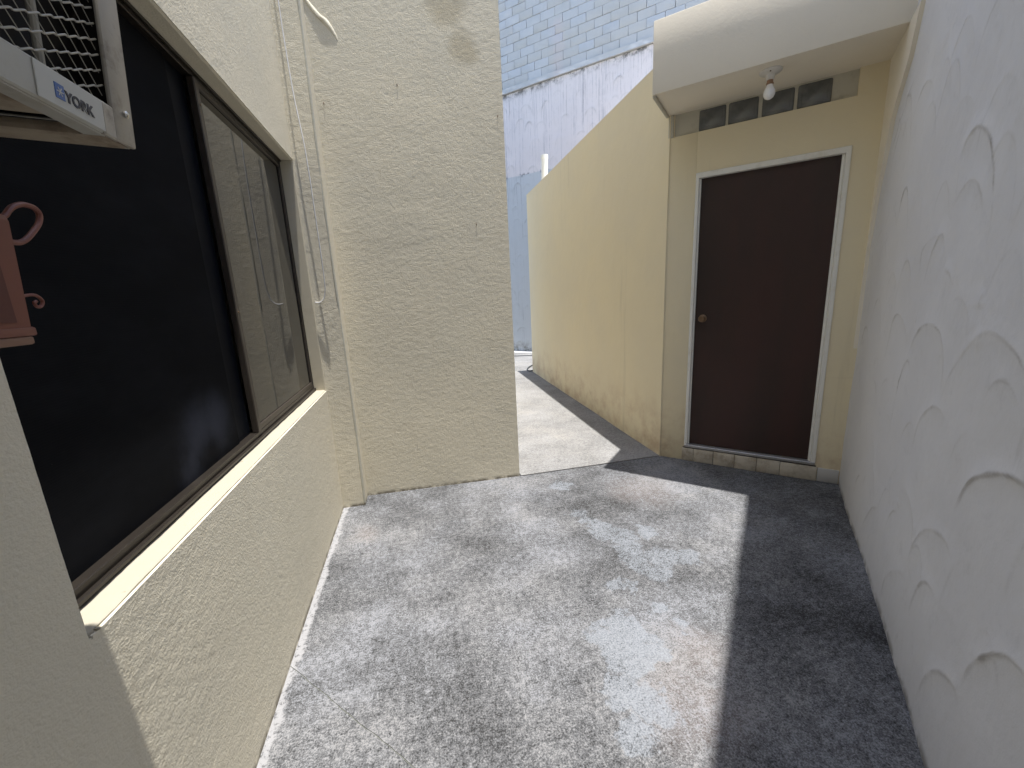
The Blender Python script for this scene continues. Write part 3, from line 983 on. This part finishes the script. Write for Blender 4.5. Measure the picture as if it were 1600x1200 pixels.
g = Grids()
Pd, Bn = (S, -S, 0), (-S, -S, 0)
g.sheet(BP(FB, -6.3, -0.02), Pd, Zv, Bn, 5.4, 5.85, 0.022, fwall, 0.1, lambda U, V: _cache['f'], -6.3, -0.02)
g.sheet(BP(FB, -9.5, -0.02), Pd, Zv, Bn, 3.2, 5.85, 0.1, lambda U, V: 0 * U, 0.1)
g.sheet(BP(FB, -0.9, -0.02), Pd, Zv, Bn, 1.6, 5.85, 0.1, lambda U, V: 0 * U, 0.1)
g.build('plaster', BACKWALL, fw)
m = MB(M_BP); m.box((FB + 0.05, -9.5, -0.05), (FB + 0.30, 0.7, 8.3)); m.build('wall_core', JOINT, fw, 0)
# projecting ledge, uneven, under the block work


def hledge(U, V):
    return 0.010 * fbm(U * 3, V * 9, 4, 101) + 0.006 * fbm(U * 14, V * 14, 2, 104)


g = Grids()
g.sheet(BP(FB - 0.045, -9.5, 5.84), Pd, Zv, Bn, 10.2, 0.095, 0.019, hledge, 0.12)
g.build('ledge', BLOCK, fw)
BWD, BHT = 0.335, 0.166
variants = []
for q in range(6):
    mb = MB()
    rq = random.Random(200 + q)
    mb.box((-0.03, -BWD / 2 + 0.003, -BHT / 2 + 0.0025), (0.03, BWD / 2 - 0.003, BHT / 2 - 0.0025), 0.003, 1)
    for v_ in mb.bm.verts:
        v_.co += Vector((rq.uniform(-.0015, .0015), rq.uniform(-.0022, .0022), rq.uniform(-.0018, .0018)))
    me = mb.mesh('block'); me.materials.append(BLOCK); variants.append(me)
rest = MB(M_BP)
z0 = 5.94
for row in range(14):
    for c in range(31):
        p = -9.4 + c * BWD + (row % 2) * BWD / 2
        z = z0 + BHT * (row + 0.5)
        if -6.0 < p < -0.9 and row < 13:
            o = link('block', rf.choice(variants))
            o.location = BP(FB + 0.024 + rf.uniform(-.004, .004), p, z)
            o.rotation_euler = (rf.uniform(-.004, .004), 0, math.pi / 4 + rf.uniform(-.004, .004))
            adopt(o, fw)
        else:
            rest.box((FB - 0.012, p - BWD / 2 + .0045, z - BHT / 2 + .0035), (FB + 0.046, p + BWD / 2 - .0045, z + BHT / 2 - .0035))
tag(rest.build('block_courses', BLOCK, fw, 0), kind='stuff')
# kerb at its foot
m = MB(M_BP)
m.box((FB - 0.22, -9.5, -0.02), (FB + 0.02, 0.45, 0.028), 0.012, 2)
tag(m.build('kerb', CURB), kind='structure')

# ================================================================== AIR CONDITIONER
AX = -0.369
ac = thing('air_conditioner', (AX, 0.42, 1.663), 'aged white window air conditioner jutting from the house wall above the red-brown box', 'air conditioner')
AY0, AY1, AZ0, AZ1 = 0.128, 0.748, 1.663, 2.07
m = MB()
m.box((-0.66, AY0, AZ1 - 0.012), (AX - 0.004, AY1, AZ1), 0.004)
m.box((-0.66, AY1 - 0.006, AZ0 + 0.03), (AX - 0.03, AY1, AZ1 - 0.012), 0.002)
m.box((-0.66, AY0, AZ0 + 0.03), (AX - 0.03, AY0 + 0.006, AZ1 - 0.012), 0.002)
m.build('casing', AC_WHITE, ac)
m = MB()      # pressed base pan with raised middle
m.box((-0.66, AY0 + 0.004, AZ0 + 0.012), (AX - 0.010, AY1 - 0.075, AZ0 + 0.026), 0.006, 2)
m.box((-0.66, AY0 + 0.02, AZ0 + 0.004), (AX - 0.050, AY1 - 0.20, AZ0 + 0.018), 0.010, 3)
m.box((-0.66, AY1 - 0.052, AZ0 + 0.001), (AX - 0.003, AY1 - 0.002, AZ0 + 0.016), 0.006, 2)
m.build('base_pan', AC_TAN, ac)
m = MB()      # lower front bar, wide board with a return at the bottom
m.box((AX - 0.008, AY0, AZ0 + 0.004), (AX, AY1 - 0.048, AZ0 + 0.044), 0.002)
m.box((AX - 0.030, AY0, AZ0 + 0.003), (AX - 0.004, AY1 - 0.01, AZ0 + 0.008), 0.002)
m.build('lower_rail', AC_WHITE, ac)
m = MB()
m.box((AX - 0.004, AY1 - 0.040, AZ0 + 0.003), (AX + 0.003, AY1 + 0.001, AZ1 - 0.013), 0.003, 2)
m.box((AX - 0.030, AY1 - 0.006, AZ0 + 0.003), (AX - 0.003, AY1 + 0.001, AZ1 - 0.013), 0.002, 1)
m.box((AX - 0.006, AY1 - 0.060, AZ0 + 0.003), (AX + 0.002, AY1 - 0.03, AZ0 + 0.043), 0.002)
m.box((AX - 0.030, AY0, AZ0 + 0.003), (AX + 0.004, AY0 + 0.036, AZ1 - 0.013), 0.007, 3)
m.box((AX - 0.030, AY0 + 0.036, AZ1 - 0.05), (AX + 0.003, AY1 - 0.036, AZ1 - 0.013), 0.003)
m.build('corner_post', AC_STEEL, ac)
m = MB()
for (y, z) in ((AY1 - 0.017, AZ0 + 0.042),):
    m.lathe([(0.0045, 0), (0.0045, 0.002), (0.002, 0.0035)], (AX + 0.004, y, z), (1, 0, 0), 12)
m.build('screw', CHROME, ac)
m = MB()
m.box((AX - 0.05, AY0 + 0.03, AZ0 + 0.03), (AX - 0.042, AY1 - 0.01, AZ1 - 0.02))
m.build('coil', AC_FINS, ac, 0)
m = MB(); m.box((-0.60, AY1 - 0.012, AZ0 + 0.03), (AX - 0.012, AY1 - 0.008, AZ1 - 0.02)); m.build('dark_side_sheet', AC_FINS, ac, 0)  # dark sheet added so the casing's lit inner side looks shaded
m = MB(); m.tube([(AX - 0.026, AY1 - 0.105, AZ0 + 0.035), (AX - 0.026, AY1 - 0.105, AZ1 - 0.03)], 0.0042, 10)
m.build('upright', AC_WIRE, ac)
# crimped wire grille
grille_ = MB(); grille_.box((AX - 0.014, AY0 + 0.03, AZ0 + 0.040), (AX - 0.010, AY1 - 0.03, AZ0 + 0.046))
grille = grille_.build('grille', AC_WIRE, ac)
YA, YB, ZA, ZB = AY0 + 0.034, AY1 - 0.038, AZ0 + 0.042, AZ1 - 0.048


def clip(slope, c):
    """ends of the line z = AZ0 + c + slope*y inside the grille opening"""
    ya, yb = YA, YB
    za, zb = sorted(((ZA - AZ0 - c) / slope, (ZB - AZ0 - c) / slope))
    return max(ya, za), min(yb, zb)


c = -0.30
while c < 0.40:                        # crimped wires of the woven mesh
    y0_, y1_ = clip(0.443, c - 0.0003)
    if y1_ - y0_ > 0.02:
        n_ = max(3, int((y1_ - y0_) / 0.0030))
        pts = []
        for q in range(n_ + 1):
            y = y0_ + (y1_ - y0_) * q / n_; w_ = math.cos(2 * math.pi * (y - 0.6199) / 0.0182)
            pts.append((AX - 0.0075 + 0.0013 * w_, y, AZ0 + c + 0.443 * y + 0.0009 * w_))
        m = MB(); m.tube(pts, 0.00115, 6); m.build('wire', AC_WIRE, grille)
    c += 0.0175
c = 0.20
while c < 1.2:
    y0_, y1_ = clip(-1.0, c + 0.013)
    if y1_ - y0_ > 0.012:
        m = MB(); m.tube([(AX - 0.0082, y0_, AZ0 + c + 0.013 - y0_), (AX - 0.0082, y1_, AZ0 + c + 0.013 - y1_)], 0.0005, 5); m.build('wire', AC_WIRE, grille)
    c += 0.0263
# badge: white plate, blue square emblem, lettering
m = MB(); m.box((AX, 0.590, AZ0 + 0.006), (AX + 0.0016, 0.6965, AZ0 + 0.0425), 0.0006)
badge = m.build('badge', LABEL_WHITE, ac)


def flat_curve(y, z, body, size, mat, name, parent):
    cu = bpy.data.curves.new(name, 'FONT'); cu.body = body; cu.size = size; cu.extrude = 0.0003; cu.align_x = 'LEFT'
    cu.offset = 0.0006
    ob = bpy.data.objects.new(name, cu); COL.objects.link(ob)
    dg = bpy.context.evaluated_depsgraph_get()
    me = bpy.data.meshes.new_from_object(ob.evaluated_get(dg))
    bpy.data.objects.remove(ob)
    # text x -> world +y, text y -> world +z, facing +x
    me.transform(Matrix(((0, 0, 1, AX + 0.0021), (1, 0, 0, y), (0, 1, 0, z), (0, 0, 0, 1))))
    me.materials.clear(); me.materials.append(mat)
    return link(name, me, parent)


flat_curve(0.6275, AZ0 + 0.0160, 'YORK', 0.0160, LABEL_INK, 'lettering', badge)
m = MB(); m.box((AX + 0.0016, 0.6135, AZ0 + 0.0150), (AX + 0.0022, 0.6265, AZ0 + 0.0305))
emb = m.build('emblem', LABEL_BLUE, badge, 0)
m = MB()
for i in range(6):
    a = i * math.pi / 3
    M_ = Matrix.Translation((AX + 0.0024, 0.6200, AZ0 + 0.0225)) @ Matrix.Rotation(a, 4, 'X')
    m.box((-0.0001, 0.0, -0.0005), (0.0001, 0.0048, 0.0005), M=M_)
m.build('emblem_star', LABEL_WHITE, badge, 0)

ac.rotation_euler = (0, math.radians(4.5), 0)      # tipped outwards to drain

# ================================================================== TERRACOTTA WALL BOX
bx_ = thing('wall_box', (-0.6, 0.55, 1.40), 'terracotta red metal box with curled side handles hung under the air conditioner', 'wall box')
X0, X1 = -0.628, -0.50
m = MB()
# tapered body: narrower at the foot towards the court
prof = [(1.412, 0.694), (1.430, 0.694), (1.560, 0.6925), (1.574, 0.688), (1.581, 0.676)]
for (za, ya), (zb, yb) in zip(prof, prof[1:]):
    pass
ys = [(0.362, 0.6885), (0.351, 0.7015), (0.353, 0.6995), (0.362, 0.688)]
zs = [1.420, 1.562, 1.5695, 1.5745]
xs = [X1, X1, X1 - 0.002, X1 - 0.010]
rings = []
for (a, b), z, x in zip(ys, zs, xs):
    rings.append([m.bm.verts.new(q) for q in ((X0, a, z), (x, a, z), (x, b, z), (X0, b, z))])
for p_, q_ in zip(rings, rings[1:]):
    for i in range(4):
        m.bm.faces.new((p_[i], p_[(i + 1) % 4], q_[(i + 1) % 4], q_[i]))
m.bm.faces.new(rings[0][::-1]); m.bm.faces.new(rings[-1])
bmesh.ops.bevel(m.bm, geom=[e for e in m.bm.edges if abs(e.verts[0].co.z - e.verts[1].co.z) > 0.004], offset=0.006, segments=2, affect='EDGES')
m.build('body', TERRA, bx_, 0.9)
m = MB()
m.box((X0, 0.358, 1.4155), (X1 + 0.0015, 0.6895, 1.4275), 0.003, 2)
m.build('lower_lip', TERRA, bx_)
m = MB(); m.box((X0, 0.362, 1.4045), (X1 + 0.0005, 0.6835, 1.4158), 0.003, 2)
m.build('base_rim', TERRA_RIM, bx_)
m = MB(); m.prism([(X1 + 0.0002, 0.40), (X1 + 0.0012, 0.40), (X1 + 0.0012, 0.664), (X1 + 0.0002, 0.664)], 1.434, 1.548)
m.build('front_panel', TERRA_DK, bx_)
m = MB()
m.lathe([(0.03, 0), (0.026, 0.010), (0.012, 0.016), (0.008, 0.022)], (-0.56, 0.60, 1.577), (0, 0, 1), 16)
m.build('lid_cap', TERRA, bx_)
hx = -0.515
lp = [(0.695, 1.560), (0.7137, 1.5731), (0.7217, 1.581), (0.7313, 1.5877), (0.7465, 1.5928), (0.7622, 1.5918), (0.769, 1.5843), (0.7635, 1.571), (0.748, 1.5556), (0.7319, 1.5433), (0.7171, 1.5389), (0.695, 1.540)]
m = MB(); m.tube([(hx, y, z) for y, z in spline(lp, 6)], 0.0036, 9)
m.build('handle', TERRA, bx_)
lp = [(0.690, 1.466), (0.7162, 1.4700), (0.727, 1.4685), (0.7333, 1.4615), (0.7290, 1.4545), (0.722, 1.4540), (0.7195, 1.4590), (0.7235, 1.4615)]
m = MB(); m.tube([(hx, y, z) for y, z in spline(lp, 6)], 0.0021, 8)
m.build('scroll', TERRA, bx_)

# ================================================================== BULB LAMP UNDER THE CANOPY
lp0 = Vector((2.203, 2.367, SOF))
lamp = thing('bulb_lamp', lp0, 'bare white bulb in a round lampholder under the concrete canopy', 'lamp')
m = MB(); m.lathe([(0.062, 0.0), (0.062, -0.004), (0.056, -0.010), (0.040, -0.014), (0.026, -0.022), (0.022, -0.046), (0.019, -0.050)], lp0, (0, 0, 1), 28)
m.build('lampholder', CERAMIC, lamp)
ax = Vector((-0.03, -0.04, -1)).normalized()
m = MB(); m.lathe([(0.0165, 0.044), (0.0165, 0.062), (0.020, 0.066), (0.020, 0.074), (0.017, 0.078)], lp0, ax, 20)
m.build('socket_collar', BRASSY, lamp)
m = MB(); m.lathe([(0.018, 0.076), (0.020, 0.088), (0.026, 0.098), (0.0305, 0.110), (0.032, 0.122), (0.030, 0.134), (0.023, 0.146), (0.012, 0.153), (0.003, 0.155)], lp0, ax, 24)
m.build('bulb', BULB, lamp)
m = MB(); m.lathe([(0.004, 0), (0.004, 0.004)], lp0 + Vector((-0.03, -0.03, -0.016)), (0, 0, 1), 8)
m.build('screw', RUST, lamp)

# ================================================================== PIPE, CABLES
pp = Vector((2.125, 6.55, RT - 0.01))
m = MB()
m.lathe([(0.050, 0), (0.050, 0.345), (0.056, 0.350), (0.056, 0.40), (0.050, 0.402), (0.046, 0.398), (0.046, 0.30)], pp, (0.02, 0.01, 1), 24)
tag(m.build('vent_pipe', PVC), 'short white plastic vent pipe rising above the yellow side wall', 'pipe')

wire = [(-0.584, 2.898, 5.4), (-0.583, 2.896, 4.2), (-0.582, 2.894, 3.5), (-0.581, 2.892, 3.098), (-0.578, 2.888, 2.897), (-0.568, 2.880, 2.624), (-0.545, 2.870, 2.319), (-0.540, 2.872, 1.921),
        (-0.541, 2.880, 1.594), (-0.550, 2.884, 1.50), (-0.566, 2.888, 1.462), (-0.589, 2.892, 1.447), (-0.618, 2.895, 1.448)]


def spline3(pts, n=8):
    P = np.array(pts, float); E = np.vstack([2 * P[0] - P[1], P, 2 * P[-1] - P[-2]]); out = []
    for i in range(1, len(E) - 2):
        a, b, c, d = E[i - 1:i + 3]
        for t in np.linspace(0, 1, n, endpoint=False):
            out.append(0.5 * ((2 * b) + (-a + c) * t + (2 * a - 5 * b + 4 * c - d) * t * t + (-a + 3 * b - 3 * c + d) * t ** 3))
    out.append(P[-1]); return [tuple(q) for q in out]


wire = spline3(wire)
m = MB(); m.tube(wire, 0.0033, 7)
tag(m.build('hanging_cable', CABLE_WHITE), 'thin white cable hanging loose down the narrow pier, hooked at its end', 'cable')
cab = [(0.3, 9.9, .012), (1.4, 9.62, .012), (2.18, 9.40, .012), (2.62, 9.22, .012), (2.85, 8.9, .012), (2.72, 8.5, .013), (2.35, 8.13, .016), (2.10, 7.78, .02), (1.98, 7.50, .02), (1.995, 7.36, .016),
       (2.08, 7.42, .014), (2.20, 7.62, .012), (2.45, 7.75, .012), (3.0, 7.6, .012)]
m = MB(); m.tube(spline3(cab), 0.011, 8)
tag(m.build('ground_cable', CABLE_DARK), 'dark cable looping on the ground past the far end of the yellow wall', 'cable')
